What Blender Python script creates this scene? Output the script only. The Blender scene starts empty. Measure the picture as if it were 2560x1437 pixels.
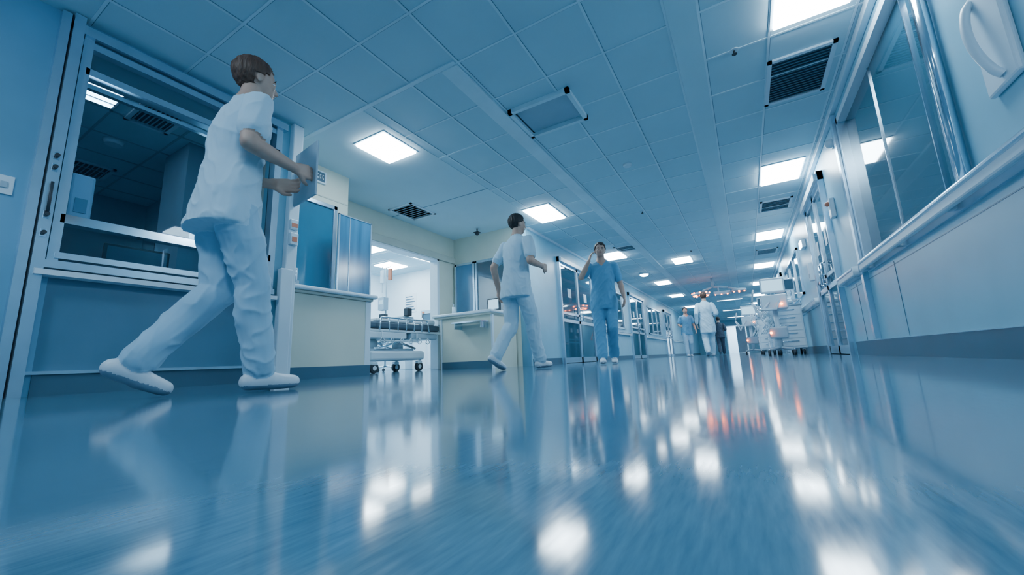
import bpy, bmesh, math, random
from mathutils import Vector, Matrix, noise
random.seed(7)
S = bpy.context.scene
COL = S.collection

# ------------------------------------------------------------------ materials
def mat(name, col, rough=.5, metal=0., var=.06, nscale=3., bump=0., bscale=40., stretch=(1, 1, 1), spec=.5, ior=1.5, coat=0.):
    m = bpy.data.materials.new(name); m.use_nodes = True
    nt = m.node_tree; b = nt.nodes['Principled BSDF']
    tc = nt.nodes.new('ShaderNodeTexCoord'); mp = nt.nodes.new('ShaderNodeMapping')
    mp.inputs['Scale'].default_value = stretch
    nt.links.new(tc.outputs['Object'], mp.inputs['Vector'])
    no = nt.nodes.new('ShaderNodeTexNoise'); no.inputs['Scale'].default_value = nscale; no.inputs['Detail'].default_value = 4
    nt.links.new(mp.outputs[0], no.inputs['Vector'])
    cr = nt.nodes.new('ShaderNodeValToRGB')
    cr.color_ramp.elements[0].position = .3; cr.color_ramp.elements[1].position = .7
    cr.color_ramp.elements[0].color = tuple(c*(1-var) for c in col[:3])+(1,)
    cr.color_ramp.elements[1].color = tuple(min(1, c*(1+var)) for c in col[:3])+(1,)
    nt.links.new(no.outputs['Fac'], cr.inputs[0]); nt.links.new(cr.outputs[0], b.inputs['Base Color'])
    b.inputs['Roughness'].default_value = rough; b.inputs['Metallic'].default_value = metal
    b.inputs['Specular IOR Level'].default_value = spec; b.inputs['IOR'].default_value = ior
    b.inputs['Coat Weight'].default_value = coat
    if bump > 0:
        n2 = nt.nodes.new('ShaderNodeTexNoise'); n2.inputs['Scale'].default_value = bscale; n2.inputs['Detail'].default_value = 3
        nt.links.new(mp.outputs[0], n2.inputs['Vector'])
        bp = nt.nodes.new('ShaderNodeBump'); bp.inputs['Strength'].default_value = bump; bp.inputs['Distance'].default_value = .01
        nt.links.new(n2.outputs['Fac'], bp.inputs['Height']); nt.links.new(bp.outputs[0], b.inputs['Normal'])
    return m

def emat(name, col, strength):
    m = bpy.data.materials.new(name); m.use_nodes = True
    nt = m.node_tree; nt.nodes.clear()
    o = nt.nodes.new('ShaderNodeOutputMaterial'); e = nt.nodes.new('ShaderNodeEmission')
    e.inputs[0].default_value = tuple(col)+(1,); e.inputs[1].default_value = strength
    nt.links.new(e.outputs[0], o.inputs[0]); return m

def glassmat(name, tint, refl=.25, rough=.02):
    m = bpy.data.materials.new(name); m.use_nodes = True
    nt = m.node_tree; nt.nodes.clear()
    o = nt.nodes.new('ShaderNodeOutputMaterial'); t = nt.nodes.new('ShaderNodeBsdfTransparent')
    g = nt.nodes.new('ShaderNodeBsdfGlossy'); mx = nt.nodes.new('ShaderNodeMixShader')
    lw = nt.nodes.new('ShaderNodeLayerWeight'); lw.inputs[0].default_value = refl
    t.inputs[0].default_value = tuple(tint)+(1,); g.inputs['Roughness'].default_value = rough
    g.inputs[0].default_value = (.8, .92, 1, 1)
    nt.links.new(lw.outputs['Fresnel'], mx.inputs[0]); nt.links.new(t.outputs[0], mx.inputs[1])
    nt.links.new(g.outputs[0], mx.inputs[2]); nt.links.new(mx.outputs[0], o.inputs[0]); return m

M = {}
M['ceil'] = mat('ceiling_tile', (.50, .71, .80, 1), .85, var=.03, nscale=1.5, bump=.15, bscale=300)
M['gyps'] = mat('gypsum', (.55, .75, .83, 1), .7, var=.02)
M['grid'] = mat('grid_metal', (.64, .82, .90, 1), .5, .0)
M['gridd'] = mat('grid_shadow_and_seam', (.15, .27, .37, 1), .7)  # painted shadow line beside grid bars, also the gypsum seam
M['cream'] = mat('cream_paint', (.61, .66, .58, 1), .5, var=.03)
M['creamd'] = mat('cream_trim', (.48, .53, .48, 1), .45)
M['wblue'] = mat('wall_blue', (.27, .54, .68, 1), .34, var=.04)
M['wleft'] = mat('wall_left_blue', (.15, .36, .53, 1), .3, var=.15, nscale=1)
M['slate'] = mat('slate_panel', (.09, .21, .32, 1), .35, var=.1, nscale=2)
M['base'] = mat('baseboard_vinyl', (.055, .13, .20, 1), .4)
M['alu'] = mat('aluminium', (.48, .67, .80, 1), .26, .75, var=.05, nscale=8)
M['steel'] = mat('steel', (.65, .8, .9, 1), .15, .95)
M['white'] = mat('white_plastic', (.64, .79, .88, 1), .35, var=.03)
M['whited'] = mat('grey_plastic', (.34, .48, .58, 1), .4)
M['black'] = mat('dark_rubber', (.02, .035, .05, 1), .5)
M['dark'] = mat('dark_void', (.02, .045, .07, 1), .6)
M['pane'] = mat('tinted_glass', (.022, .08, .13, 1), .04, .0, var=.1, nscale=.7, spec=.9, ior=1.9)
M['paneb'] = mat('blue_glass', (.03, .16, .27, 1), .08, 0., var=.15, nscale=1.2, spec=.7, ior=1.6)
M['panel_b'] = mat('blue_frosted_glass', (.045, .19, .34, 1), .16, 0., var=.3, nscale=2.5, stretch=(1, 3, .3), spec=.8, ior=1.7)  # vertical highlights put into the colour as stretched noise
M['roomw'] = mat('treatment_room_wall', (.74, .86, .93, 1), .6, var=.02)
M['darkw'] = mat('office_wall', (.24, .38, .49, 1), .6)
M['matt'] = mat('mattress_vinyl', (.06, .11, .16, 1), .4)
M['linen'] = mat('linen', (.68, .78, .85, 1), .8, bump=.4, bscale=20)
M['glass'] = glassmat('clear_glass', (.80, .91, .97), .22)
M['lamp'] = emat('lamp_panel', (.70, .88, 1.), 38)
M['lampr'] = emat('lamp_panel_room', (.74, .91, 1.), 46)
M['lampdim'] = emat('lamp_dim', (.65, .85, 1.), 2)
M['lampoff'] = emat('lamp_office', (.65, .85, 1.), 16)
M['lampfar'] = emat('lamp_strip', (.75, .9, 1.), 20)
M['orange'] = emat('orange_lamp', (1., .17, .03), 30)
M['screen'] = emat('screen_glow', (.4, .75, 1.), 2.)
M['skin'] = mat('skin', (.52, .33, .26, 1), .5, var=.06, nscale=20)
M['hairb'] = mat('hair_brown', (.09, .045, .03, 1), .55, var=.35, nscale=60, stretch=(1, 1, .15), bump=.6, bscale=120)
M['haird'] = mat('hair_dark', (.02, .018, .02, 1), .55, var=.3, nscale=60, stretch=(1, 1, .15), bump=.6, bscale=120)
M['eye'] = mat('eye', (.03, .02, .015, 1), .15)
M['eyew'] = mat('eye_white', (.6, .64, .68, 1), .3)
M['lips'] = mat('lips', (.38, .17, .15, 1), .5)
M['scrubw'] = mat('scrub_pale', (.48, .69, .82, 1), .85, var=.05, bump=.3, bscale=14, stretch=(1, 1, .5))
M['scrubp'] = mat('scrub_trousers', (.34, .56, .72, 1), .85, var=.06, bump=.3, bscale=14, stretch=(1, 1, .4))
M['scrubb'] = mat('scrub_blue', (.12, .35, .56, 1), .85, var=.1, bump=.3, bscale=14, stretch=(1, 1, .5))
M['scrubk'] = mat('scrub_dark', (.04, .07, .11, 1), .8, bump=.5, bscale=9)
M['shoe'] = mat('shoe_white', (.62, .72, .80, 1), .45)
M['sole'] = mat('shoe_sole', (.20, .30, .40, 1), .6)
M['paper'] = mat('paper', (.70, .78, .84, 1), .7)
M['ink'] = mat('ink', (.05, .12, .18, 1), .6)
M['red'] = mat('red_label', (.60, .20, .12, 1), .5)

def floormat():
    m = bpy.data.materials.new('polished_floor'); m.use_nodes = True
    nt = m.node_tree; b = nt.nodes['Principled BSDF']; L = nt.links.new
    tc = nt.nodes.new('ShaderNodeTexCoord')
    mp = nt.nodes.new('ShaderNodeMapping'); mp.inputs['Scale'].default_value = (1, .12, 1); mp.inputs['Rotation'].default_value = (0, 0, -.35)
    L(tc.outputs['Object'], mp.inputs[0])
    n = nt.nodes.new('ShaderNodeTexNoise'); n.inputs['Scale'].default_value = 220; n.inputs['Detail'].default_value = 4
    L(mp.outputs[0], n.inputs['Vector'])
    n1 = nt.nodes.new('ShaderNodeTexNoise'); n1.inputs['Scale'].default_value = .8; n1.inputs['Detail'].default_value = 2
    L(tc.outputs['Object'], n1.inputs['Vector'])
    mx = nt.nodes.new('ShaderNodeMath'); mx.operation = 'MULTIPLY_ADD'; mx.inputs[1].default_value = .5
    L(n.outputs['Fac'], mx.inputs[0])
    m2 = nt.nodes.new('ShaderNodeMath'); m2.operation = 'MULTIPLY'; m2.inputs[1].default_value = .5
    L(n1.outputs['Fac'], m2.inputs[0]); L(m2.outputs[0], mx.inputs[2])
    cr = nt.nodes.new('ShaderNodeValToRGB')
    cr.color_ramp.elements[0].position = .36; cr.color_ramp.elements[1].position = .64
    cr.color_ramp.elements[0].color = (.048, .145, .235, 1); cr.color_ramp.elements[1].color = (.088, .21, .315, 1)
    L(mx.outputs[0], cr.inputs[0]); L(cr.outputs[0], b.inputs['Base Color'])
    rr = nt.nodes.new('ShaderNodeMapRange'); rr.inputs['To Min'].default_value = .06; rr.inputs['To Max'].default_value = .13
    L(n.outputs['Fac'], rr.inputs['Value']); L(rr.outputs[0], b.inputs['Roughness'])
    b.inputs['Specular IOR Level'].default_value = .65; b.inputs['IOR'].default_value = 1.75
    n2 = nt.nodes.new('ShaderNodeTexNoise'); n2.inputs['Scale'].default_value = 4; n2.inputs['Detail'].default_value = 1
    L(tc.outputs['Object'], n2.inputs['Vector'])
    bp = nt.nodes.new('ShaderNodeBump'); bp.inputs['Strength'].default_value = .03; bp.inputs['Distance'].default_value = .01
    L(n2.outputs['Fac'], bp.inputs['Height']); L(bp.outputs[0], b.inputs['Normal'])
    return m
M['floor'] = floormat()

# ------------------------------------------------------------------ mesh builder
class B:
    def __init__(s):
        s.bm = bmesh.new(); s.mats = []
    def mi(s, m):
        if m not in s.mats: s.mats.append(m)
        return s.mats.index(m)
    def _set(s, faces, m, smooth=False):
        i = s.mi(m)
        for f in faces: f.material_index = i; f.smooth = smooth
    def box(s, x0, x1, y0, y1, z0, z1, m, bev=0.):
        r = bmesh.ops.create_cube(s.bm, size=1)
        vs = r['verts']
        for v in vs:
            v.co = Vector((x0+(v.co.x+.5)*(x1-x0), y0+(v.co.y+.5)*(y1-y0), z0+(v.co.z+.5)*(z1-z0)))
        fs = list({f for v in vs for f in v.link_faces})
        s._set(fs, m)
        if bev > 0:
            es = list({e for v in vs for e in v.link_edges})
            rr = bmesh.ops.bevel(s.bm, geom=es, offset=bev, segments=2, affect='EDGES', profile=.5)
            s._set(rr['faces'], m)
        return s
    def cyl(s, p0, p1, r0, m, r1=None, n=16, caps=True):
        p0 = Vector(p0); p1 = Vector(p1); d = p1-p0
        r1 = r0 if r1 is None else r1
        r = bmesh.ops.create_cone(s.bm, cap_ends=caps, segments=n, radius1=r0, radius2=r1, depth=d.length)
        mtx = Matrix.Translation((p0+p1)/2) @ d.to_track_quat('Z', 'Y').to_matrix().to_4x4()
        bmesh.ops.transform(s.bm, matrix=mtx, verts=r['verts'])
        fs = list({f for v in r['verts'] for f in v.link_faces})
        i = s.mi(m)
        for f in fs: f.material_index = i; f.smooth = len(f.verts) == 4
        return s
    def sph(s, c, r, m, sc=(1, 1, 1), n=16):
        rr = bmesh.ops.create_uvsphere(s.bm, u_segments=n, v_segments=max(6, n//2), radius=r)
        for v in rr['verts']: v.co = Vector((v.co.x*sc[0]+c[0], v.co.y*sc[1]+c[1], v.co.z*sc[2]+c[2]))
        s._set({f for v in rr['verts'] for f in v.link_faces}, m, True); return s
    def tube(s, pts, r, m, n=10):
        for a, b in zip(pts[:-1], pts[1:]): s.cyl(a, b, r, m, n=n)
        for p in pts[1:-1]: s.sph(p, r, m, n=n)
        return s
    def done(s, name, parent=None, bevel=0.):
        me = bpy.data.meshes.new(name); s.bm.to_mesh(me); s.bm.free()
        for k in s.mats: me.materials.append(M[k])
        o = bpy.data.objects.new(name, me); COL.objects.link(o)
        if bevel:
            md = o.modifiers.new('bev', 'BEVEL'); md.width = bevel; md.segments = 2; md.limit_method = 'ANGLE'
        if parent: o.parent = parent
        return o

H = 2.6
# ------------------------------------------------------------------ shell
B().box(-8.85, 1.3, -3.15, 40, -.1, 0, 'floor').done('floor')
B().box(-8.85, 1.3, -3.15, 40, H, H+.1, 'ceil').box(-4.95, -3.0, 2.40, 6.3, H-.004, H+.02, 'gyps').done('ceiling')

g = B()
xs = [1.03, .47, -.0, -.22, -.73, -1.26, -1.81, -2.34, -2.88, -3.42]
for x in xs:
    y1 = 36 if x > -2.95 else 2.38
    g.box(x-.009, x+.009, -3, y1, H-.006, H, 'grid')
    g.box(x+.009, x+.014, -3, y1, H-.002, H, 'gridd')  # dark strip painted as the bar's shadow
y = -2.8
while y < 36:
    xl = -3.8 if y < 2.4 else (-3.0 if y < 6.3 else -3.35)
    g.box(xl, 1.115, y-.009, y+.009, H-.0055, H, 'grid')
    g.box(xl, 1.115, y+.009, y+.014, H-.002, H, 'gridd')
    y += .5777
g.box(-1.99, -1.83, 2.4, 36, H-.022, H, 'grid')
g.box(-.21, -.01, -3, 36, H-.012, H, 'gyps')
g.box(-4.33, -1.83, 2.36, 2.40, H-.012, H, 'grid')
g.box(-4.95, -3.0, 4.62, 4.63, H-.008, H, 'gridd')
for yy in (-1, -.5, .0, .55, 1.1, 1.65):
    g.box(-7.5, -3.95, yy-.01, yy+.01, H-.006, H, 'whited')
for xx in (-4.4, -4.95, -5.5, -6.05, -6.6, -7.15):
    g.box(xx-.01, xx+.01, -1.5, 2.2, H-.006, H, 'whited')
for xx in (-8.4, -7.8, -7.2, -6.6, -6.0, -5.4):
    g.box(xx-.01, xx+.01, 3.3, 7.9, H-.006, H, 'white')
for yy in (3.7, 4.6, 5.2, 6.1, 6.6, 7.4):
    g.box(-8.7, -5.1, yy-.01, yy+.01, H-.006, H, 'white')
g.done('ceiling_grid')

W = 1.115
def segwall(w, xa, xb, y0, y1, holes, m):
    y = y0
    for (a, b, za, zb) in sorted(holes):
        w.box(xa, xb, y, a, 0, H, m)
        if za > 0: w.box(xa, xb, a, b, 0, za, m)
        w.box(xa, xb, a, b, zb, H, m)
        y = b
    w.box(xa, xb, y, y1, 0, H, m)
w = B()
segwall(w, W, 1.3, -3.15, 36, [(2.95, 5.05, .9, 2.4), (6.2, 7.75, 0, 2.35), (13.6, 15.6, 0, 2.28), (19, 21, 0, 2.28), (9.6, 12.6, 1.15, 2.1), (16.3, 18.5, 1.0, 2.1)], 'wblue')
for yy in (2.42, 2.44, 4.3, 5.6): w.box(W-.003, W, yy, yy+.008, .16, .76, 'slate')
w.box(W-.002, W, -3, 5.9, .735, .742, 'slate')
w.done('wall_right')
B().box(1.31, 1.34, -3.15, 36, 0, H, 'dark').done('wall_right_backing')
B().box(W-.05, W, -3, 36, H-.07, H, 'white').done('trim_1', bevel=.004)
b = B(); b.box(W-.012, W, -3.0, 6.1, 0, .15, 'base'); b.box(W-.012, W, 7.85, 13.5, 0, .135, 'base'); b.box(W-.012, W, 15.7, 18.9, 0, .135, 'base'); b.box(W-.012, W, 21.1, 36, 0, .135, 'base'); b.box(W-.014, W, -3.0, 6.1, .15, .154, 'alu')
b.done('baseboard_right')

# left wall (x=-3.8)
w = B()
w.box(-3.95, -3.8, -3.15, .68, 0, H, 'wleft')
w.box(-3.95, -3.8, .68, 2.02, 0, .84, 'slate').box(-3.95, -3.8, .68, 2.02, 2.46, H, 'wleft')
w.box(-3.95, -3.8, 2.02, 2.26, 0, H, 'wblue')
w.box(-4.95, -3.95, 2.20, 2.26, 0, H, 'cream')
w.done('wall_left')
b = B()
b.box(-3.8, -3.785, .68, 2.26, 0, .13, 'base').box(-3.8, -3.77, .60, 2.26, .13, .15, 'alu')
b.box(-3.8, -3.788, -3, .5, 0, .1, 'base')
b.box(-3.9, -3.885, 2.26, 3.32, 0, .12, 'base')
b.done('baseboard_left')
f = B()
f.box(-3.84, -3.74, .53, .575, 0, H-.02, 'alu').box(-3.84, -3.72, .585, .64, 0, H-.01, 'alu').box(-3.85, -3.75, .65, .70, .8, 2.5, 'alu')
f.box(-3.78, -3.775, .575, .585, 0, H, 'black')
f.box(-3.84, -3.73, .585, 2.10, 2.47, 2.54, 'alu').box(-3.85, -3.76, .64, 2.06, 2.40, 2.45, 'alu')
f.box(-3.85, -3.75, .68, 2.04, 2.19, 2.24, 'alu').box(-3.84, -3.80, .68, 2.04, 2.12, 2.15, 'steel')
f.box(-3.86, -3.72, .64, 2.06, .79, .84, 'alu').box(-3.84, -3.74, .68, 2.04, .86, .90, 'alu').box(-3.80, -3.70, .60, 2.08, .74, .775, 'white')
f.box(-3.84, -3.75, .68, 2.02, 1.10, 1.16, 'steel')
f.box(-3.85, -3.75, 2.0, 2.06, .8, 2.5, 'alu')
f.box(-3.845, -3.835, .70, 2.0, .9, 2.40, 'glass').box(-3.835, -3.825, .70, 2.0, 2.24, 2.40, 'pane')
for z in (.98, 1.1, 1.42, 1.5): f.box(-3.735, -3.715, .60, .625, z, z+.05, 'steel').cyl((-3.715, .612, z+.025), (-3.69, .612, z+.025), .012, 'black')
f.cyl((-3.70, .612, 1.12), (-3.70, .612, 1.34), .008, 'black')
f.done('window_1')
B().box(-3.8, -3.79, .395, .475, 1.22, 1.34, 'white').box(-3.79, -3.782, .42, .45, 1.26, 1.30, 'whited').done('light_switch', bevel=.003)
B().box(-3.82, -3.74, 2.16, 2.27, 0, H, 'white', .01).box(-3.76, -3.70, 2.10, 2.22, 0, 1.05, 'white', .008).done('column')

# office behind left window
w = B()
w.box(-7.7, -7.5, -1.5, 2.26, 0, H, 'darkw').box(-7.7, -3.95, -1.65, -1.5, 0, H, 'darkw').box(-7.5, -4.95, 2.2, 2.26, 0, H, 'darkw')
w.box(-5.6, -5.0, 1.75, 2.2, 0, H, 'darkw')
w.done('wall_office')
def troffer(x0, x1, y0, y1):
    o = B().box(x0, x1, y0, y1, H-.015, H+.001, 'alu'); n = 6; d = (x1-x0)/n
    for i in range(n): o.box(x0+d*i+.02, x0+d*(i+1)-.02, y0+.02, y1-.02, H-.02, H-.014, 'lampoff')
    o.done('troffer_and_fill')
troffer(-4.9, -4.3, .75, 1.1); troffer(-6.2, -5.6, -.6, -.1)  # the second one is an added light that brightens the office
def vent(name, x0, x1, y0, y1, n=8, z=H, frame='white', bg='dark', sl='whited'):
    v = B(); t = .035
    v.box(x0, x1, y0, y0+t, z-.02, z, frame).box(x0, x1, y1-t, y1, z-.02, z, frame).box(x0, x0+t, y0, y1, z-.02, z, frame).box(x1-t, x1, y0, y1, z-.02, z, frame)
    v.box(x0+t, x1-t, y0+t, y1-t, z-.004, z+.002, bg)
    for i in range(n):
        yy = y0+t+(y1-y0-2*t)*(i+.5)/n; v.box(x0+t, x1-t, yy-.005, yy+.005, z-.014, z-.006, sl)
    return v.done(name)
vent('air_vent', -5.0, -4.45, 1.2, 1.55)
vent('air_vent', -6.9, -6.4, 1.15, 1.55)
vent('air_vent', .47, .97, 3.88, 4.62, 16, sl='base')
vent('air_vent', .5, .97, 7.8, 8.4, 8, sl='slate')
vent('air_vent', .5, .97, 11.6, 12.2, 8)
vent('air_vent', -4.75, -4.25, 4.35, 4.95, 8)
vent('air_vent', -2.4, -1.9, 9.0, 9.5, 6)
B().cyl((-5.6, 1.3, H), (-5.6, 1.3, H-.05), .09, 'white', .07).done('smoke_detector')
B().cyl((-1.07, 5.08, H), (-1.07, 5.08, H-.035), .06, 'white', .045).done('smoke_detector')
def sprinkler(x, y):
    B().cyl((x, y, H), (x, y, H-.008), .035, 'white').cyl((x, y, H-.008), (x, y, H-.035), .009, 'black').cyl((x, y, H-.035), (x, y, H-.04), .02, 'black').done('fire_sprinkler')
sprinkler(.22, 3.56); sprinkler(-1.3, 7.0); sprinkler(-.9, 10.5)
d = B().box(-4.7, -4.05, .75, 2.1, .72, .76, 'whited').box(-4.65, -4.6, .8, .85, 0, .72, 'whited').box(-4.65, -4.6, 2.0, 2.05, 0, .72, 'whited').box(-4.15, -4.1, .8, .85, 0, .72, 'whited').box(-4.15, -4.1, 2.0, 2.05, 0, .72, 'whited')
d.done('desk', bevel=.003)
B().box(-4.6, -4.4, 1.2, 1.4, .76, .775, 'black').cyl((-4.5, 1.3, .77), (-4.5, 1.3, .95), .02, 'black').box(-4.52, -4.49, 1.08, 1.52, .93, 1.2, 'black', .005).box(-4.49, -4.487, 1.1, 1.5, .95, 1.18, 'ink').done('computer_monitor')
B().box(-3.95, -3.86, .72, .84, 1.18, 1.5, 'white', .015).box(-3.86, -3.85, .75, .81, 1.22, 1.32, 'whited').cyl((-3.91, .78, 1.18), (-3.91, .78, 1.14), .015, 'whited').done('soap_dispenser')
B().box(-6.9, -6.2, 2.15, 2.19, 0, 2.0, 'black').box(-6.85, -6.25, 2.14, 2.15, .05, 1.95, 'slate').sph((-6.3, 2.12, 1.0), .03, 'steel').done('door_office')
B().box(-4.98, -4.96, 1.8, 2.05, 1.45, 1.66, 'whited').box(-4.96, -4.957, 1.82, 2.03, 1.47, 1.64, 'screen').done('wall_screen')

# ---- nurse station B
w = B().box(-4.95, -4.33, 2.26, 3.28, 0, H, 'cream').box(-4.4, -3.9, 2.26, 3.32, 0, .87, 'cream')
w.box(-4.35, -4.325, 2.26, 3.28, 2.2, 2.215, 'creamd').box(-3.91, -3.895, 3.25, 3.325, 0, .87, 'white')
w.done('wall_nurse_station')
B().box(-4.325, -3.83, 2.27, 3.38, .905, .95, 'white', .015).box(-4.325, -3.87, 2.27, 3.34, .873, .905, 'creamd', .008).done('counter_top')
f = B()
f.box(-4.33, -4.29, 2.48, 3.10, .98, 1.02, 'alu').box(-4.33, -4.29, 2.48, 3.10, 2.07, 2.12, 'alu')
f.box(-4.33, -4.29, 2.48, 2.53, .98, 2.12, 'alu').box(-4.33, -4.29, 3.05, 3.10, .98, 2.12, 'alu').box(-4.33, -4.31, 2.53, 3.05, 1.02, 2.07, 'paneb')
f.done('window_2', bevel=.004)
f = B().box(-4.01, -3.995, 2.92, 3.38, .97, 1.90, 'panel_b').box(-4.02, -3.985, 2.90, 3.40, .95, .975, 'alu').box(-4.015, -3.99, 2.905, 2.925, .95, 1.91, 'alu')
f.box(-4.015, -3.99, 3.375, 3.395, .95, 1.91, 'alu').box(-4.015, -3.99, 2.905, 3.39, 1.9, 1.912, 'alu').box(-4.2, -4.0, 3.36, 3.385, .97, .99, 'alu')
f.box(-3.994, -3.990, 3.06, 3.07, .98, 1.89, 'alu')
f.done('glass_partition')
s = B().box(-4.33, -4.30, 2.70, 2.93, 2.36, 2.52, 'white', .004).box(-4.30, -4.297, 2.72, 2.91, 2.38, 2.50, 'ink')
for a in (2.735, 2.765, 2.80, 2.835, 2.87):
    s.box(-4.297, -4.294, a, a+.02, 2.41, 2.425, 'white').box(-4.297, -4.294, a, a+.006, 2.41, 2.47, 'white').box(-4.297, -4.294, a, a+.02, 2.46, 2.47, 'white')
s.done('wall_sign')
B().box(-3.74, -3.70, 2.17, 2.25, 1.30, 1.42, 'white', .006).box(-3.70, -3.697, 2.185, 2.235, 1.33, 1.38, 'red').box(-3.74, -3.71, 2.17, 2.25, 1.46, 1.56, 'white', .006).box(-3.71, -3.707, 2.18, 2.24, 1.48, 1.52, 'red').done('glove_box_holder')
B().box(-3.74, -3.70, 2.19, 2.24, 1.72, 2.05, 'white', .008).box(-3.70, -3.69, 2.2, 2.23, 1.75, 2.02, 'lampoff').done('wall_lamp')
B().box(-3.89, -3.86, 2.30, 2.36, .99, 1.12, 'white', .006).tube([(-3.86, 2.33, 1.0), (-3.845, 2.33, .97), (-3.845, 2.33, 1.1)], .008, 'steel').box(-3.89, -3.86, 2.28, 2.38, .95, .99, 'whited').done('intercom_phone')

# ---- wall C with treatment room opening
w = B()
w.box(-5.1, -4.95, 3.28, 3.6, 0, H, 'cream').box(-5.1, -4.95, 5.8, 7.9, 0, H, 'cream').box(-5.1, -4.95, 3.6, 5.8, 2.08, H, 'cream')
w.done('wall_treatment_opening')
B().box(-4.95, -4.91, 3.28, 6.3, 2.08, 2.2, 'creamd').box(-5.11, -4.93, 3.57, 3.62, 0, 2.08, 'white').box(-5.11, -4.93, 5.76, 5.82, 0, 2.1, 'white').box(-5.11, -4.93, 3.57, 5.82, 2.05, 2.09, 'white').done('trim_2', bevel=.004)
w = B().box(-8.85, -4.95, 7.9, 8.05, 0, H, 'roomw').box(-8.85, -8.7, 3.2, 7.9, 0, H, 'roomw').box(-8.85, -4.95, 3.2, 3.28, 0, H, 'roomw').box(-5.11, -5.1, 5.85, 7.9, 0, H, 'roomw')
w.done('wall_treatment_room')
def panel(name, x0, x1, y0, y1, m='lamp', z=H):
    t = .02
    # opal diffuser shaped proud of the ceiling to spill a halo around it
    p = B().box(x0, x1, y0, y1, z-.034, z-.004, m, .008)
    p.box(x0-t, x1+t, y0-t, y0, z-.012, z, 'white').box(x0-t, x1+t, y1, y1+t, z-.012, z, 'white').box(x0-t, x0, y0, y1, z-.012, z, 'white').box(x1, x1+t, y0, y1, z-.012, z, 'white')
    return p.done(name)
for (x, yy) in ((-6.65, 5.6), (-7.5, 7.0), (-6.2, 7.0), (-6.0, 4.2)): panel('ceiling_light_panel', x-.27, x+.27, yy-.3, yy+.3, 'lampr')
s = B().box(-7.9, -7.47, 7.885, 7.9, 1.50, 2.0, 'paper')
for i in range(6): s.box(-7.86, -7.52-.05*(i % 3), 7.882, 7.886, 1.56+.07*i, 1.585+.07*i, 'ink')
s.done('notice_poster')
c = B().box(-7.2, -5.3, 7.45, 7.89, 0, .9, 'white', .01).box(-7.25, -5.25, 7.42, 7.89, .9, .94, 'whited').box(-8.6, -7.5, 7.5, 7.89, 0, .85, 'white', .01)
for i in range(4): c.box(-7.15+.46*i, -6.75+.46*i, 7.44, 7.45, .08, .82, 'roomw').box(-6.98+.46*i, -6.9+.46*i, 7.42, 7.44, .7, .72, 'steel')
c.done('cabinet')
B().box(-6.9, -6.4, 7.5, 7.6, 1.0, 1.35, 'black', .01).cyl((-6.65, 7.6, .94), (-6.65, 7.6, 1.1), .03, 'black').box(-6.87, -6.43, 7.495, 7.5, 1.03, 1.32, 'ink').done('patient_monitor')
r = B().box(-7.3, -5.4, 7.87, 7.9, 1.38, 1.5, 'whited', .005)
for i in range(7): r.cyl((-7.2+.27*i, 7.87, 1.44), (-7.2+.27*i, 7.82, 1.44), .025, 'red' if i % 3 == 0 else 'steel').cyl((-7.2+.27*i, 7.83, 1.44), (-7.2+.27*i, 7.8, 1.3), .01, 'black')
r.done('medical_gas_rail')

# ---- recess face, station counter, corridor left wall
LH = [(7.84, 10.0, 0, 2.3), (10.6, 13.0, .95, 2.1), (13.8, 16.0, 0, 2.28), (16.8, 19.6, .95, 2.1), (20.5, 22.5, 0, 2.28)]
w = B().box(-4.95, -3.35, 6.3, 6.45, 0, H, 'cream')
segwall(w, -3.5, -3.35, 6.45, 36, LH, 'wblue')
w.cyl((-3.40, 6.37, 0), (-3.40, 6.37, H), .09, 'wblue', n=24)
w.done('wall_left_corridor')
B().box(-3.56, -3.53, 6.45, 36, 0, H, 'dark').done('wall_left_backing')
def frame_y(fb, x0, x1, y, z0, z1, pm, t=.04):
    fb.box(x0, x1, y-.05, y, z0, z0+t, 'alu').box(x0, x1, y-.05, y, z1-t, z1, 'alu').box(x0, x0+t, y-.05, y, z0, z1, 'alu').box(x1-t, x1, y-.05, y, z0, z1, 'alu').box(x0+t, x1-t, y-.025, y-.01, z0+t, z1-t, pm)
f = B(); frame_y(f, -4.90, -4.42, 6.3, .98, 2.05, 'panel_b'); frame_y(f, -4.40, -3.62, 6.3, .98, 2.05, 'pane'); f.done('window_3')
c = B().box(-4.62, -3.55, 5.5, 6.27, 0, .88, 'cream').box(-4.63, -4.60, 5.48, 5.53, 0, .88, 'white').box(-3.57, -3.54, 5.48, 5.53, 0, .88, 'white')
c.box(-4.78, -3.52, 5.42, 6.24, .90, .95, 'white', .015).box(-4.74, -3.54, 5.45, 6.24, .87, .905, 'creamd').box(-4.61, -3.56, 5.485, 5.5, 0, .12, 'base')
c.box(-4.2, -3.6, 5.25, 5.47, .74, .765, 'steel').box(-4.18, -4.16, 5.3, 5.5, .65, .74, 'steel').box(-3.66, -3.64, 5.3, 5.5, .65, .74, 'steel')
c.done('reception_counter')
B().cyl((-4.15, 6.0, H), (-4.15, 6.0, H-.08), .012, 'black').sph((-4.15, 6.0, H-.1), .04, 'black').box(-4.2, -4.1, 5.95, 6.05, H-.09, H-.075, 'black').done('security_camera')
B().box(-3.9, -3.65, 5.9, 5.95, .99, 1.2, 'black').box(-3.83, -3.72, 5.88, 5.99, .95, .965, 'black').cyl((-3.775, 5.93, .96), (-3.775, 5.93, 1.05), .015, 'black').box(-3.88, -3.67, 5.896, 5.9, 1.01, 1.18, 'screen').done('desk_monitor')
B().cyl((-4.5, 5.7, .95), (-4.5, 5.7, 1.1), .035, 'white', .03).cyl((-4.5, 5.7, 1.1), (-4.5, 5.7, 1.15), .01, 'whited').tube([(-4.5, 5.7, 1.15), (-4.5, 5.65, 1.155)], .008, 'whited').done('sanitizer_bottle')

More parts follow.
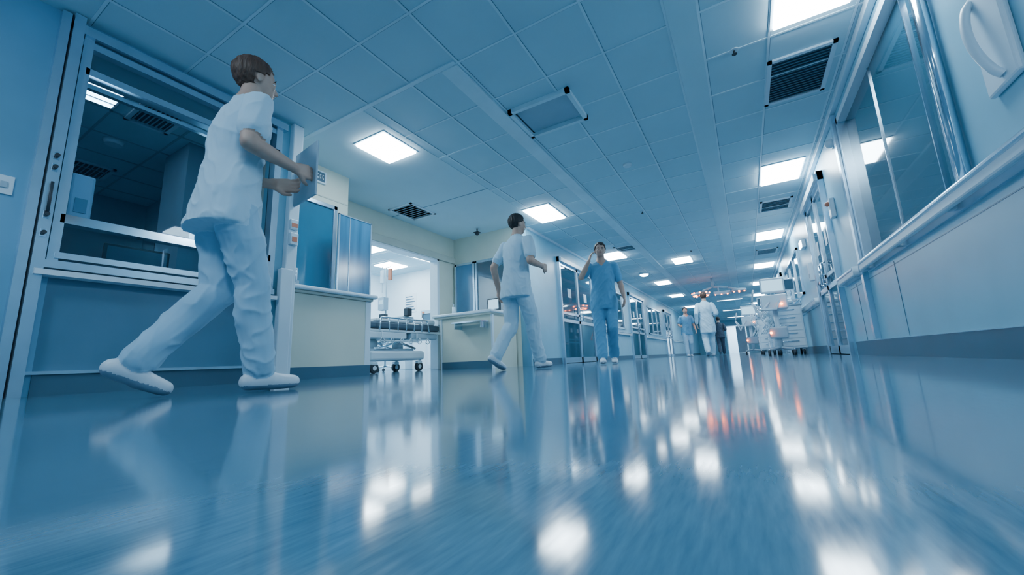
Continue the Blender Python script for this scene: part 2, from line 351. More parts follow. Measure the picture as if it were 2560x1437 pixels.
# ---- hospital stretcher
def stretcher(x0, y0, name='hospital_stretcher'):
    s = B(); L = 1.75; Wd = .66
    x1 = x0+Wd; y1 = y0+L
    for (cx, cy) in ((x0+.08, y0+.25), (x1-.04, y0+.25), (x0+.08, y1-.55), (x1-.04, y1-.55)):
        s.cyl((cx-.025, cy, .075), (cx+.025, cy, .075), .075, 'black', n=20).cyl((cx-.028, cy, .075), (cx+.028, cy, .075), .035, 'white')
        s.box(cx-.035, cx+.035, cy-.05, cy+.05, .12, .17, 'white', .01).cyl((cx, cy+.02, .15), (cx, cy+.02, .22), .022, 'steel')
    s.box(x0+.03, x1+.01, y0+.16, y1-.46, .18, .33, 'white', .035)
    s.box(x0+.1, x1-.1, y0+.3, y1-.6, .32, .37, 'whited', .02)
    for cy in (y0+.45, y1-.75):
        s.cyl(((x0+x1)/2, cy, .34), ((x0+x1)/2, cy, .62), .07, 'whited').cyl(((x0+x1)/2, cy, .34), ((x0+x1)/2, cy, .5), .09, 'white')
    for sx in (x0+.12, x1-.08):
        s.cyl((sx, y0+.3, .37), (sx, y1-.4, .6), .018, 'steel').cyl((sx, y1-.6, .37), (sx, y0+.3, .6), .018, 'steel')
    s.box(x0+.02, x1-.02, y0, y1, .62, .66, 'white', .01).box(x0+.05, x1-.02, y0+.1, y0+.9, .52, .62, 'white', .015).box(x0+.05, x1-.02, y0+1.0, y1-.1, .53, .62, 'whited', .015)
    s.box(x0+.03, x1-.03, y0+.02, y1-.02, .67, .78, 'matt', .03)
    s.box(x0+.06, x1-.06, y1-.45, y1-.1, .78, .88, 'linen', .035).box(x0+.03, x1-.06, y0+.3, y0+1.0, .78, .83, 'linen', .02)
    for sx in (x0-.01, x1+.01):
        s.tube([(sx, y0+.3, .64), (sx, y0+.34, .84), (sx, y1-.4, .84), (sx, y1-.34, .64)], .013, 'steel')
        for k in range(5): s.cyl((sx, y0+.5+.18*k, .64), (sx, y0+.5+.18*k, .84), .008, 'steel')
        s.tube([(sx, y0+.3, .48), (sx, y1-.6, .48)], .014, 'white')
        for q in (y0+.35, y1-.65): s.cyl((sx, q, .48), (sx, q, .62), .01, 'white')
    s.tube([(x0+.1, y0, .64), (x0+.1, y0-.08, .88), (x1-.1, y0-.08, .88), (x1-.1, y0, .64)], .014, 'white')
    s.box(x0+.2, x1-.15, y0+.95, y0+1.2, .82, .92, 'whited', .02).box(x1-.2, x1-.1, y0+1.0, y0+1.1, .92, 1.05, 'black', .01)
    for k in range(6):
        p = [(x1+.025, y0+.35+.2*k+.05*math.sin(a), .54-.10*math.sin(a*.5)) for a in [0, 1.5, 3.1, 4.6, 6.2]]
        s.tube(p, .007, 'white', 6)
    return s.done(name)
stretcher(-5.42, 3.92)
def ivpole(x, y, h=1.95):
    s = B()
    for k in range(5):
        a = k*2*math.pi/5; e = (x+.25*math.cos(a), y+.25*math.sin(a), .07)
        s.cyl((x, y, .1), e, .014, 'steel', .01).cyl((e[0]-.01, e[1], .03), (e[0]+.01, e[1], .03), .03, 'black').cyl((e[0], e[1], .03), (e[0], e[1], .08), .008, 'steel')
    s.cyl((x, y, .09), (x, y, h), .015, 'whited')
    s.tube([(x-.13, y, h+.04), (x-.1, y, h), (x+.1, y, h), (x+.13, y, h+.04)], .007, 'whited')
    s.box(x-.16, x-.06, y-.02, y+.02, h-.3, h-.03, 'white', .015).box(x+.06, x+.15, y-.02, y+.02, h-.26, h-.03, 'red', .015)
    s.tube([(x-.11, y, h-.3), (x-.09, y-.02, h-.5), (x-.03, y-.05, h-.7), (x, y-.06, h-.85)], .005, 'whited', 6)
    s.box(x-.08, x+.08, y-.13, y-.01, h-.85, h-.60, 'whited', .01).box(x-.05, x+.05, y-.135, y-.13, h-.74, h-.66, 'screen')
    s.box(x-.07, x+.07, y-.11, y-.01, h-1.1, h-.92, 'black', .01)
    return s.done('iv_pole')
ivpole(-5.93, 5.42, 2.0)

def glassdoor_x(name, x, y0, y1, h, side=1, leaves=2, pm='pane'):
    d = B(); s = side; t = .06
    bx = lambda a, b, *r: d.box(min(x+s*a, x+s*b), max(x+s*a, x+s*b), *r)
    bx(.0, .06, y0, y0+t, 0, h, 'alu'); bx(.0, .06, y1-t, y1, 0, h, 'alu'); bx(.0, .07, y0, y1, h-.12, h, 'alu'); bx(.07, .1, y0+.02, y1-.02, h-.11, h-.02, 'white')
    w = (y1-y0-2*t)/leaves
    for i in range(leaves):
        a = y0+t+w*i; b = a+w
        for (p, q, r1, r2) in ((a, a+.05, 0.01, h-.12), (b-.05, b, 0.01, h-.12)): bx(.0, .04, p, q, r1, r2, 'alu')
        for (z0, z1) in ((.01, .12), (.88, .95), (1.05, 1.10), (h-.18, h-.12)): bx(.0, .04, a, b, z0, z1, 'alu')
        bx(.012, .02, a+.05, b-.05, .12, h-.18, pm)
        yy = b-.09 if i == 0 else a+.09
        p = lambda q, z: (x+s*q, yy, z)
        d.tube([p(.04, .95), p(.09, .97), p(.09, 1.25), p(.04, 1.27)], .011, 'steel')
        bx(.021, .023, a+w*.4, a+w*.6, 1.45, 1.65, 'paper')
    return d.done(name)
glassdoor_x('door_1', -3.35, 7.84, 10.0, 2.3)
glassdoor_x('door_2', -3.35, 13.8, 16.0, 2.28)
glassdoor_x('door_3', -3.35, 20.5, 22.5, 2.28)
glassdoor_x('door_4', W, 6.2, 7.75, 2.35, side=-1)
glassdoor_x('door_5', W, 13.6, 15.6, 2.28, side=-1)
glassdoor_x('door_6', W, 19, 21, 2.28, side=-1)
def win_x(name, x, y0, y1, z0, z1, s, pm='pane', t=.05, mull=0):
    d = B(); bx = lambda a, b, *r: d.box(min(x+s*a, x+s*b), max(x+s*a, x+s*b), *r)
    bx(-.02, .035, y0, y1, z0, z0+t, 'alu'); bx(-.02, .035, y0, y1, z1-t, z1, 'alu'); bx(-.02, .035, y0, y0+t, z0, z1, 'alu'); bx(-.02, .035, y1-t, y1, z0, z1, 'alu')
    bx(-.005, .005, y0+t, y1-t, z0+t, z1-t, pm)
    for i in range(mull):
        yy = y0+(y1-y0)*(i+1)/(mull+1); bx(-.01, .03, yy-.02, yy+.02, z0, z1, 'alu')
    return d.done(name)
win_x('window_4', -3.35, 10.6, 13.0, .95, 2.1, 1, mull=1)
win_x('window_5', -3.35, 16.8, 19.6, .95, 2.1, 1, mull=2)
win_x('window_6', W, 9.6, 12.6, 1.15, 2.1, -1, mull=2)
win_x('window_7', W, 16.3, 18.5, 1.0, 2.1, -1, mull=1)
f = B()
f.box(1.165, 1.175, 2.95, 5.05, .92, 2.4, 'pane')
f.box(W-.03, 1.2, 2.93, 2.99, .90, 2.44, 'steel', .012).box(W-.02, 1.2, 5.0, 5.06, .90, 2.44, 'alu').box(W-.02, 1.2, 2.95, 5.05, 2.38, 2.44, 'white').box(W-.03, 1.2, 2.93, 5.06, .905, .945, 'white')
f.box(1.15, 1.166, 3.28, 3.292, .9, 2.4, 'steel').box(1.155, 1.166, 4.1, 4.105, .9, 2.4, 'alu')
f.box(W-.045, W, 5.08, 5.16, 0.16, H-.08, 'alu').cyl((W-.035, 2.86, .90), (W-.035, 2.86, H-.08), .03, 'steel')
f.done('window_8')
def handrail(x, y0, y1, s, z=.85, name='handrail'):
    h = B(); X = lambda a: x+s*a
    h.box(min(X(.05), X(.085)), max(X(.05), X(.085)), y0, y1, z-.035, z+.03, 'white', .012)
    h.box(min(X(.045), X(.095)), max(X(.045), X(.095)), y0, y1, z+.02, z+.05, 'alu', .01)
    h.box(min(X(0), X(.02)), max(X(0), X(.02)), y0, y1, z-.05, z+.03, 'alu')
    yy = y0+.15
    while yy < y1: h.box(min(X(0), X(.06)), max(X(0), X(.06)), yy, yy+.05, z-.03, z+.02, 'whited'); yy += .9
    for e in (y0, y1): h.cyl((X(.05), e, z-.04), (X(.05), e, z+.05), .04, 'white')
    return h.done(name)
handrail(W, -2.5, 4.98, -1, .845)
handrail(W, 5.22, 6.05, -1, .845)
handrail(W, 7.95, 13.4, -1, .84); handrail(W, 15.8, 18.8, -1, .84)
handrail(-3.35, 10.2, 13.6, 1, .80); handrail(-3.35, 16.2, 20.3, 1, .80); handrail(-3.35, 22.7, 30, 1, .80)
b = B().box(-3.35, -3.338, 6.5, 7.8, 0, .12, 'base').box(-3.35, -3.338, 10.05, 13.75, 0, .12, 'base').box(-3.35, -3.338, 16.05, 20.45, 0, .12, 'base').box(-3.35, -3.338, 22.55, 36, 0, .12, 'base').box(-3.35, -3.31, 6.5, 36, H-.05, H, 'white')
b.done('baseboard_left_corridor')

d = B().box(W-.03, W, 2.28, 2.52, 1.16, 1.66, 'white', .012)
path = []
for i in range(17):
    t = i/16; path.append((W-.03-.05*math.sin(math.pi*t)**.6, 2.37+.09*t, 1.20+.42*t))
plate = d.done('wall_grab_handle')
cu = bpy.data.curves.new('handle', 'CURVE'); cu.dimensions = '3D'; cu.bevel_depth = .018; cu.bevel_resolution = 4; cu.use_fill_caps = True
sp = cu.splines.new('POLY'); sp.points.add(len(path)-1)
for p_, q_ in zip(sp.points, path): p_.co = (*q_, 1)
cu.materials.append(M['white']); ho = bpy.data.objects.new('handle', cu); COL.objects.link(ho); ho.parent = plate
B().box(W-.05, W, 5.85, 5.98, 1.62, 1.86, 'white', .01).sph((W-.06, 5.915, 1.80), .03, 'red').box(W-.054, W-.05, 5.88, 5.95, 1.66, 1.72, 'lampdim').done('fire_alarm')
B().sph((W-.05, 5.3, 2.3), .05, 'white').box(W-.03, W, 5.25, 5.35, 2.25, 2.35, 'white').done('dome_camera')
B().box(W-.07, W, 8.1, 8.25, 1.2, 1.5, 'white', .012).box(W-.075, W-.07, 8.14, 8.21, 1.25, 1.32, 'whited').done('hand_sanitizer_dispenser')
B().box(W-.06, W, 8.45, 8.75, 1.85, 2.0, 'white', .01).box(W-.075, W-.06, 8.48, 8.72, 1.87, 1.98, 'lamp').done('wall_sconce')

# ---- equipment right side
def cart(x0, y0, name='medical_cart'):
    s = B(); x1 = x0+.5; y1 = y0+.62
    for cx in (x0+.06, x1-.06):
        for cy in (y0+.06, y1-.06):
            s.cyl((cx-.015, cy, .05), (cx+.015, cy, .05), .05, 'black').box(cx-.02, cx+.02, cy-.025, cy+.025, .08, .13, 'whited')
    s.box(x0, x1, y0, y1, .12, .92, 'white', .012)
    for k in range(5):
        z = .16+.148*k
        s.box(x0-.012, x0, y0+.03, y1-.03, z, z+.13, 'roomw').cyl((x0-.03, y0+.15, z+.09), (x0-.03, y1-.15, z+.09), .008, 'steel')
        s.box(x0+.03, x1-.03, y0-.012, y0, z, z+.13, 'roomw').cyl((x0+.12, y0-.03, z+.09), (x1-.12, y0-.03, z+.09), .008, 'steel')
    s.box(x0-.02, x1+.02, y0-.02, y1+.02, .92, .95, 'whited', .008)
    s.tube([(x0, y0, .96), (x0, y0, 1.05), (x1, y0, 1.05), (x1, y0, .96)], .01, 'steel')
    s.box(x0+.1, x1-.1, y0+.1, y0+.45, .95, 1.12, 'white', .015).box(x0+.13, x1-.13, y0+.095, y0+.1, .99, 1.09, 'screen')
    s.cyl((x1-.08, y1-.08, .95), (x1-.08, y1-.08, 1.5), .014, 'steel').box(x0+.08, x1, y1-.14, y1-.09, 1.28, 1.52, 'white', .01).box(x0+.1, x1-.02, y1-.145, y1-.14, 1.3, 1.5, 'ink')
    for k in range(9):
        a0 = random.random()*3
        pts = [(x0-.05-.08*math.sin(t*1.3+a0), y0+.0+.08*k+.06*math.cos(t+a0), 1.05-.15*t) for t in (0, 1, 2, 3, 3.8)]
        s.tube(pts, .011, 'white', 6)
    for k in range(5): s.sph((x0+.06+.09*k, y0+.03+.02*(k % 2), 1.0+.03*(k % 3)), .045, 'linen', (1, 1, .8))
    s.cyl((x0+.08, y0+.1, 1.12), (x0+.08, y0+.1, 1.24), .03, 'linen').sph((x0+.35, y0+.5, 1.0), .06, 'linen', (1, 1, .8))
    return s.done(name)
cart(.48, 9.3); cart(.46, 10.6); cart(.3, 12.3)
def ventilator(x, y):
    s = B()
    for k in range(4):
        a = math.pi/4+k*math.pi/2; e = (x+.26*math.cos(a), y+.26*math.sin(a))
        s.cyl((x, y, .14), (e[0], e[1], .1), .025, 'whited').cyl((e[0]-.015, e[1], .05), (e[0]+.015, e[1], .05), .05, 'black').cyl((e[0], e[1], .05), (e[0], e[1], .12), .012, 'steel')
    s.cyl((x, y, .12), (x, y, .85), .04, 'white').box(x-.2, x+.2, y-.18, y+.18, .82, 1.08, 'white', .02).box(x-.19, x+.19, y-.2, y-.16, 1.10, 1.38, 'white', .02).box(x-.16, x+.16, y-.205, y-.2, 1.14, 1.34, 'screen').cyl((x, y, 1.05), (x, y-.1, 1.15), .03, 'whited')
    for k in (-1, 1):
        s.tube([(x+.08*k, y-.18, .95), (x+.1*k-.1, y-.32, .8), (x-.25, y-.35, .75+.06*k), (x-.35, y-.25, .95), (x-.3, y-.1, 1.2)], .018, 'white', 8)
    s.box(x-.14, x+.14, y-.12, y+.12, .3, .5, 'whited', .02).sph((x+.1, y-.2, .9), .022, 'orange').sph((x-.12, y-.14, .4), .022, 'orange')
    return s.done('ventilator_machine')
ventilator(.52, 8.7); ventilator(.15, 13.4)

# ---- ceiling lights in corridor
panel('ceiling_light_panel', .49, .97, 2.78, 3.46)
yy = 6.25
while yy < 34:
    panel('ceiling_light_panel', .49, .97, yy, yy+.7); yy += 3.6
panel('ceiling_light_panel', .49, .97, -.8, -.1)  # unseen panel behind the camera, added for ambient light
panel('ceiling_light_panel', -3.56, -3.11, 2.77, 3.27)
panel('ceiling_light_panel', -2.98, -2.52, 5.68, 6.42)
panel('ceiling_light_panel', -2.85, -2.37, 9.4, 10.1)
panel('ceiling_light_panel', -1.45, -1.0, 11.1, 11.8)
panel('ceiling_light_panel', -2.5, -2.05, 14.3, 15.0); panel('ceiling_light_panel', -2.6, -2.1, 18, 18.7); panel('ceiling_light_panel', -2.6, -2.1, 23, 23.7)
panel('ceiling_light_panel', -2.6, -2.0, -1.2, -.6)  # also unseen, added to lift the ambient light
B().cyl((-2.46, 12.5, H), (-2.46, 12.5, H-.05), .15, 'white', .14, n=24).sph((-2.46, 12.5, H-.05), .13, 'lampfar', (1, 1, .5)).done('dome_ceiling_light')
for yy in (21.5, 27, 32.5):
    B().box(-1.0, .1, yy-.08, yy+.08, H-.06, H, 'white').box(-.97, .07, yy-.06, yy+.06, H-.07, H-.06, 'lampfar').done('linear_ceiling_light')
h = B()
x0, x1, y0, y1 = -1.80, -1.14, 3.2, 3.75
h.box(x0, x1, y0, y0+.04, H-.045, H, 'grid').box(x0, x1, y1-.04, y1, H-.045, H, 'grid').box(x0, x0+.04, y0, y1, H-.045, H, 'grid').box(x1-.04, x1, y0, y1, H-.045, H, 'grid')
h.box(x0+.04, x1-.04, y0+.04, y0+.055, H-.01, H, 'dark').box(x0+.04, x0+.055, y0+.04, y1-.04, H-.01, H, 'dark').box(x1-.055, x1-.04, y0+.04, y1-.04, H-.01, H, 'dark').box(x0+.055, x1-.055, y0+.055, y1-.055, H-.008, H, 'whited')
h.done('ceiling_hatch')

# ---- ceiling boom w/ orange lights
s = B()
s.cyl((-.75, 15, H), (-.75, 15, 2.3), .05, 'whited').tube([(-.75, 15, 2.3), (-.3, 15, 2.22), (.0, 14.9, 2.1)], .035, 'whited').tube([(-.75, 15, 2.3), (-1.05, 15, 2.2), (-1.15, 15, 2.05)], .035, 'whited')
s.cyl((-1.15, 15, 2.14), (-1.15, 15, 2.04), .26, 'whited', .28, n=24).cyl((0, 14.9, 2.12), (0, 14.9, 2.04), .2, 'whited', .22, n=24)
s.box(-.75, -.25, 14.95, 15.05, 2.0, 2.12, 'whited', .01).cyl((-.6, 15, 2.1), (-.6, 15, 2.3), .02, 'whited')
for k in range(8):
    a = k*math.pi/4; s.sph((-1.15+.21*math.cos(a), 15+.21*math.sin(a), 2.04), .04, 'orange'); s.sph((-1.15+.27*math.cos(a), 15+.27*math.sin(a), 2.12), .025, 'orange')
for k in range(4): s.sph((.15*math.cos(k*1.57), 14.9+.15*math.sin(k*1.57), 2.04), .025, 'orange')
for k in range(3): s.sph((-.7+.18*k, 14.95, 2.0), .02, 'orange')
s.done('surgical_light_boom')

# ---- far end
w = B().box(-3.5, -1.3, 36, 36.15, 0, H, 'wblue').box(.1, 1.3, 36, 36.15, 0, H, 'wblue').box(-1.3, .1, 36, 36.15, 2.15, H, 'wblue')
w.done('wall_end')
B().box(-3.5, 1.3, 39.8, 40, 0, H, 'roomw').box(-3.5, -3.35, 36.15, 39.8, 0, H, 'roomw').box(1.2, 1.3, 36.15, 39.8, 0, H, 'roomw').done('wall_end_room')
panel('ceiling_light_panel', -1.3, 0, 37, 39)
B().box(-3.8, 1.3, -3.15, -3.0, 0, H, 'wleft').done('wall_back')
B().box(-1.29, -1.25, 35.97, 36.14, 0, 2.14, 'alu').box(.05, .09, 35.97, 36.14, 0, 2.14, 'alu').box(-1.29, .09, 35.97, 36.14, 2.1, 2.14, 'alu').box(-.6, .03, 36.05, 36.09, .01, 2.08, 'whited').done('door_7')

# ------------------------------------------------------------------ people
def V(*a): return Vector(a)
def person(name, loc, yaw, pose, top, pants, hair, shoe='shoe', height=1.72, vox=.008, bun=False, headyaw=0., sleeve=.7, hem=.76, extra=None, seed=0.):
    k = height/1.72
    bones = []
    bm = bmesh.new()
    def cap(p0, p1, r0, r1, reg):
        p0 = Vector(p0); p1 = Vector(p1); d = p1-p0
        for p, r in ((p0, r0), (p1, r1)):
            q = bmesh.ops.create_icosphere(bm, subdivisions=2, radius=r)
            bmesh.ops.translate(bm, vec=p, verts=q['verts'])
        if d.length > 1e-4:
            q = bmesh.ops.create_cone(bm, cap_ends=True, segments=16, radius1=r0, radius2=r1, depth=d.length)
            bmesh.ops.transform(bm, matrix=Matrix.Translation((p0+p1)/2) @ d.to_track_quat('Z', 'Y').to_matrix().to_4x4(), verts=q['verts'])
        bones.append((p0, p1, r0, r1, reg))
    lean = pose.get('lean', .04)
    sy = lambda z: lean*(z-.9)/.5
    rings = [(hem, .190, .140), (.84, .188, .135), (.92, .182, .128), (1.02, .163, .118), (1.12, .156, .112), (1.24, .168, .118), (1.33, .178, .113), (1.385, .165, .098), (1.425, .12, .080), (1.455, .075, .065), (1.50, .055, .055)]
    N = 28; prev = None
    for (z, rx, ry) in rings:
        cur = []
        for i in range(N):
            a = 2*math.pi*i/N
            fl = 1+(.035*math.sin(a*5+z*3) if z < .95 else .012*math.sin(a*4+z*14))
            cur.append(bm.verts.new((rx*math.cos(a)*fl, sy(z)+ry*math.sin(a)*fl, z)))
        if prev:
            for i in range(N): bm.faces.new((prev[i], prev[(i+1) % N], cur[(i+1) % N], cur[i]))
        else: bm.faces.new(list(reversed(cur)))
        prev = cur
    bm.faces.new(prev)
    for sgn, leg in ((1, pose['R']), (-1, pose['L'])):
        hip = V(sgn*.088, sy(.88), .88); knee = V(*leg[0]); ank = V(*leg[1]); td = V(*leg[2]).normalized()
        cap(hip, knee, .100, .073, 'pants')
        cuff = knee+(ank-knee)*.93
        calf = knee.lerp(cuff, .3)-td*.012
        cap(knee, calf, .073, .073, 'pants'); cap(calf, cuff, .073, .066, 'pants')
        cap(knee+(ank-knee)*.9, ank, .04, .038, 'shoe')
        up = V(0, 0, 1); s = td.cross(up).normalized(); dn = td.cross(s).normalized()
        if dn.z > 0: dn = -dn
        base = ank+dn*.035
        cap(base-td*.045, base+td*.05, .040, .042, 'shoe'); cap(base+td*.05+dn*.005, base+td*.15+dn*.010, .042, .032, 'shoe')
        for q in (1, -1): cap(base+td*.08+s*.014*q+dn*.01, base+td*.14+s*.012*q+dn*.012, .034, .029, 'shoe')
        bones.append(('sole', base, td, dn))
    for sgn, arm in ((1, pose['AR']), (-1, pose['AL'])):
        sh = V(sgn*.172, sy(1.38), 1.375); el = V(*arm[0]); wr = V(*arm[1]); hd = V(*arm[2]).normalized(); pn = V(*arm[3]).normalized()
        m = sh.lerp(el, sleeve)
        cap(sh, m, .062, .060, 'top'); cap(sh.lerp(el, .3), el, .048, .040, 'skin')
        fm = el.lerp(wr, .3); cap(el, fm, .040, .040, 'skin'); cap(fm, wr, .040, .026, 'skin')
        if sleeve >= .99: cap(el, el.lerp(wr, .9), .052, .042, 'top')
        pn = (pn-hd*pn.dot(hd)).normalized(); s = hd.cross(pn).normalized()
        tsg = arm[4] if len(arm) > 4 else -1
        fl = [.072, .082, .078, .062]
        if tsg > 0: fl = fl[::-1]
        for j, off in enumerate((-.031, -.0105, .0105, .031)):
            cap(wr+s*off*.6, wr+hd*.085+s*off, .014, .0125, 'skin')
            a = wr+hd*.09+s*off; d1 = (hd+pn*.35+s*off*3).normalized(); d2 = (hd*.5+pn*.9).normalized()
            b1 = a+d1*fl[j]*.5; cap(a, b1, .0092, .0088, 'skin'); cap(b1, b1+d2*fl[j]*.5, .0088, .0075, 'skin')
        a = wr+hd*.03+s*.03*tsg; b1 = a+(hd+s*.9*tsg+pn*.4).normalized()*.04; cap(a, b1, .013, .011, 'skin'); cap(b1, b1+(hd+pn*.4+s*.15*tsg).normalized()*.035, .0105, .009, 'skin')
    hc = V(0, sy(1.60)+.015, 1.605)
    cap(V(0, sy(1.45), 1.44), hc+V(0, -.01, -.05), .056, .053, 'skin')
    Rm = Matrix.Rotation(headyaw, 3, 'Z')
    hp = lambda x, y, z: hc+Rm @ V(x, y, z)
    def hell(c, r):
        q = bmesh.ops.create_icosphere(bm, subdivisions=3, radius=1)
        for v in q['verts']: v.co = hp(*(V(v.co.x*r[0], v.co.y*r[1], v.co.z*r[2])+V(*c)))
        cc = hp(*c); bones.append((cc, cc, min(r), min(r), 'skin'))
    hell((0, -.008, .03), (.073, .092, .088)); hell((0, .022, -.030), (.058, .066, .070)); hell((0, .048, -.080), (.030, .030, .024)); hell((0, .068, -.055), (.024, .018, .022))
    cap(hp(0, .080, .015), hp(0, .098, -.022), .0085, .0125, 'skin'); cap(hp(-.010, .088, -.026), hp(.010, .088, -.026), .009, .009, 'skin')
    hell((.072, -.008, -.005), (.009, .018, .030)); hell((-.072, -.008, -.005), (.009, .018, .030))
    cap(hp(-.040, .066, .032), hp(.040, .066, .032), .010, .010, 'skin')
    for sx in (-1, 1): hell((sx*.036, .060, -.018), (.022, .02, .02))
    for v in bm.verts:
        if v.co.z < .004: v.co.z = .004
    me = bpy.data.meshes.new(name+'_src'); bm.to_mesh(me); bm.free()
    tmp = bpy.data.objects.new('tmp', me); COL.objects.link(tmp)
    md = tmp.modifiers.new('r', 'REMESH'); md.mode = 'VOXEL'; md.voxel_size = vox
    sm = tmp.modifiers.new('s', 'SMOOTH'); sm.factor = .5; sm.iterations = 3
    dg = bpy.context.evaluated_depsgraph_get()
    me2 = bpy.data.meshes.new_from_object(tmp.evaluated_get(dg)); bpy.data.objects.remove(tmp)
    me2.materials.clear()
    for r in ['skin', top, pants, shoe, 'sole']: me2.materials.append(M[r])
    idx = {'skin': 0, 'top': 1, 'pants': 2, 'shoe': 3}
    soles = [b for b in bones if b[0] == 'sole']; bones = [b for b in bones if b[0] != 'sole']
    def torso_d(c):
        z = c.z
        if z < hem-.012 or z > 1.475: return 1.
        for q in range(len(rings)-1):
            if z <= rings[q+1][0] or q == len(rings)-2:
                t = max(0, min(1, (z-rings[q][0])/(rings[q+1][0]-rings[q][0])))
                rx = rings[q][1]+(rings[q+1][1]-rings[q][1])*t; ry = rings[q][2]+(rings[q+1][2]-rings[q][2])*t
                break
        e = math.sqrt((c.x/rx)**2+((c.y-sy(z))/ry)**2)
        return (e-1)*min(rx, ry)
    pre = [(a, b-a, max((b-a).length_squared, 1e-9), r0, r1, idx[g]) for a, b, r0, r1, g in bones]
    vreg = []
    for v in me2.vertices:
        c = v.co; best = torso_d(c)-.004; bi = 1
        for a, ab, l2, r0, r1, gi in pre:
            ac = c-a
            if ac.length_squared > .36: continue
            t = ac.dot(ab)/l2; t = 0 if t < 0 else (1 if t > 1 else t)
            dd = (ac-ab*t).length-(r0+(r1-r0)*t)
            if dd < best: best = dd; bi = gi
        if bi == 3:
            for (_, b0, td, dn) in soles:
                q = c-b0
                if q.length < .24 and q.dot(dn) > .018: bi = 4
        if bi == 1 and c.y > sy(c.z) and c.z > 1.36+abs(c.x)*1.3 and abs(c.x) < .07: bi = 0
        vreg.append(bi)
    nrm = [v.normal.copy() for v in me2.vertices]
    for v, bi in zip(me2.vertices, vreg):
        if bi in (1, 2):
            c = v.co
            n1 = noise.noise(Vector((c.x*9+seed, c.y*9, c.z*5)))
            n2 = noise.noise(Vector(((c.x+c.z*.6)*14, (c.y-c.z*.5)*14+seed, c.z*5)))
            rdg = 1-abs(n2)*2.2
            v.co = c+nrm[v.index]*(.012*n1+.007*rdg*abs(rdg))
    for p in me2.polygons:
        rs = [vreg[i] for i in p.vertices]; p.material_index = max(set(rs), key=rs.count); p.use_smooth = True
    root = bpy.data.objects.new(name, None); COL.objects.link(root)
    root.location = loc; root.rotation_euler = (0, 0, yaw); root.scale = (k, k, k)
    o = bpy.data.objects.new('body', me2); COL.objects.link(o); o.parent = root
    hb = bmesh.new(); bmesh.ops.create_uvsphere(hb, u_segments=64, v_segments=48, radius=1)
    for v in hb.verts:
        x, y, z = v.co; n = 1+.02*math.sin(x*23+z*9)+.015*math.sin(y*31)+.03*noise.noise(Vector((x*6, y*6, z*3)))
        v.co = V(x*.083*n, y*.102*n-.014, z*.098*n+.035)
    def kill(c):
        if c.y > .045 and c.z < .075+.01*math.sin(c.x*60): return True
        if c.y > .015 and c.z < .03: return True
        if abs(c.x) > .05 and c.y > -.03 and c.z < .012: return True
        return c.z < -.06
    bmesh.ops.delete(hb, geom=[f for f in hb.faces if kill(f.calc_center_median())], context='FACES')
    if bun:
        q = bmesh.ops.create_uvsphere(hb, u_segments=20, v_segments=14, radius=.04)
        bmesh.ops.translate(hb, vec=(0, -.125, .05), verts=q['verts'])
    for v in hb.verts: v.co = hp(*v.co)
    hm = bpy.data.meshes.new('hair'); hb.to_mesh(hm); hb.free(); hm.materials.append(M[hair])
    for p in hm.polygons: p.use_smooth = True
    ho = bpy.data.objects.new('hair', hm); COL.objects.link(ho); ho.parent = root
    sd = ho.modifiers.new('s', 'SOLIDIFY'); sd.thickness = .014; sd.offset = -1
    e = B()
    for sx in (-.03, .03):
        p = hp(sx, .0725, .008); e.sph(p, .0105, 'eyew', n=14); p = hp(sx, .0795, .0075); e.sph(p, .0055, 'eye', n=10)
        p = hp(sx, .0735, .0135); e.sph(p, .0122, 'skin', (1.1, 1, .62), n=14)
        p = hp(sx, .0725, .0005); e.sph(p, .0105, 'skin', (1.1, 1, .5), n=14)
        e.cyl(hp(sx-.014, .079, .027), hp(sx+.014, .079, .028), .0028, hair)
    e.sph(hp(0, .084, -.050), .010, 'lips', (2.0, .6, .45), n=14)
    e.done('face_features', parent=root)
    if extra: extra(root)
    return root

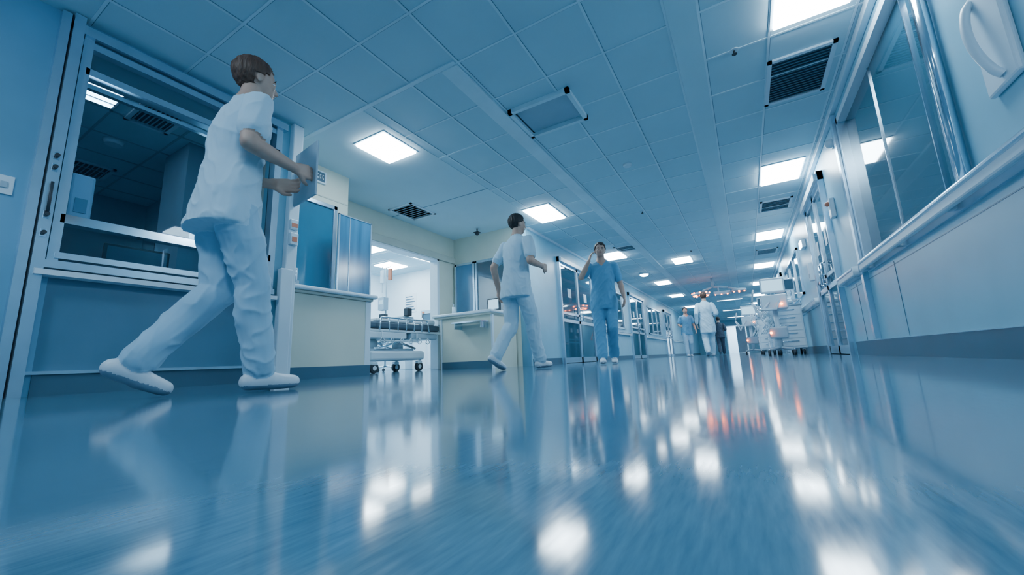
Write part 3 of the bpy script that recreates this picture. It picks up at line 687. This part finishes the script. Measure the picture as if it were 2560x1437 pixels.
def clipboard(root):
    B().box(-.13, .13, .36, .372, 1.02, 1.34, 'whited', .003).box(-.12, .12, .372, .376, 1.03, 1.31, 'paper').box(-.05, .05, .37, .385, 1.31, 1.345, 'steel').done('clipboard', parent=root)
walk1 = dict(lean=.05,
    R=((.09, .12, .49), (.09, .17, .082), (0, 1, 0)),
    L=((-.085, .04, .475), (-.085, -.25, .14), (0, .88, -.42)),
    AR=((.25, .00, 1.12), (.13, .25, 1.13), (-.3, 1, .15), (-1, 0, 0), -1),
    AL=((-.25, .0, 1.12), (-.13, .24, 1.12), (.3, 1, .1), (1, 0, 0), 1))
person('nurse', (-2.14, .92, 0), math.radians(-8), walk1, 'scrubw', 'scrubp', 'hairb', height=1.76, vox=.006, extra=clipboard)
walk2 = dict(lean=.04,
    R=((.09, .15, .49), (.09, .24, .082), (0, 1, .05)),
    L=((-.085, .0, .47), (-.085, -.26, .135), (0, .88, -.42)),
    AR=((.25, -.02, 1.12), (.22, .20, 1.10), (-.2, 1, 0), (-1, 0, 0), -1),
    AL=((-.24, -.10, 1.13), (-.25, -.02, .88), (0, .3, -1), (1, 0, 0), 1))
person('nurse', (-2.14, 3.82, 0), math.radians(-15), walk2, 'scrubw', 'scrubw', 'haird', height=1.76, vox=.008, headyaw=-.3, seed=4)
walk3 = dict(lean=.03,
    R=((.09, .10, .49), (.09, .16, .082), (0, 1, 0)),
    L=((-.085, .05, .48), (-.085, -.14, .10), (0, .95, -.22)),
    AR=((.30, .10, 1.22), (.17, .17, 1.44), (-.3, -.1, .9), (-.9, -.3, .2), 1),
    AL=((-.25, -.03, 1.12), (-.27, .12, .90), (0, .4, -1), (1, 0, 0), 1))
person('nurse', (-1.72, 5.68, 0), math.radians(180+20), walk3, 'scrubb', 'scrubb', 'haird', height=1.76, vox=.009, bun=True, seed=8)
person('nurse', (-.86, 12.0, 0), math.radians(10), walk2, 'scrubw', 'scrubw', 'hairb', height=1.74, vox=.012, sleeve=1.0, hem=.62)
person('nurse', (-1.75, 15.2, 0), math.radians(-160), walk3 | dict(AR=((.25, -.02, 1.12), (.24, .20, 1.05), (0, 1, 0), (-1, 0, 0))), 'scrubb', 'scrubp', 'haird', height=1.7, vox=.014)
person('visitor', (-1.05, 21.5, 0), math.radians(5), walk2, 'scrubk', 'scrubk', 'haird', shoe='black', height=1.78, vox=.016, sleeve=1.)

# ------------------------------------------------------------------ world + camera
wd = bpy.data.worlds.new('world'); S.world = wd; wd.use_nodes = True
wd.node_tree.nodes['Background'].inputs[0].default_value = (.05, .12, .2, 1); wd.node_tree.nodes['Background'].inputs[1].default_value = .3
cam = bpy.data.cameras.new('camera'); co = bpy.data.objects.new('camera', cam); COL.objects.link(co)
cam.sensor_width = 36; cam.lens = 36*1000/2560; cam.clip_start = .01
R = Vector((.86307, .5034, -.04127)).normalized(); F = Vector((-.48897, .8532, .18157)).normalized()
U = R.cross(F).normalized()
mt = Matrix((R, U, -F)).transposed().to_4x4(); mt.translation = Vector((0, 0, .09))
co.matrix_world = mt
S.camera = co
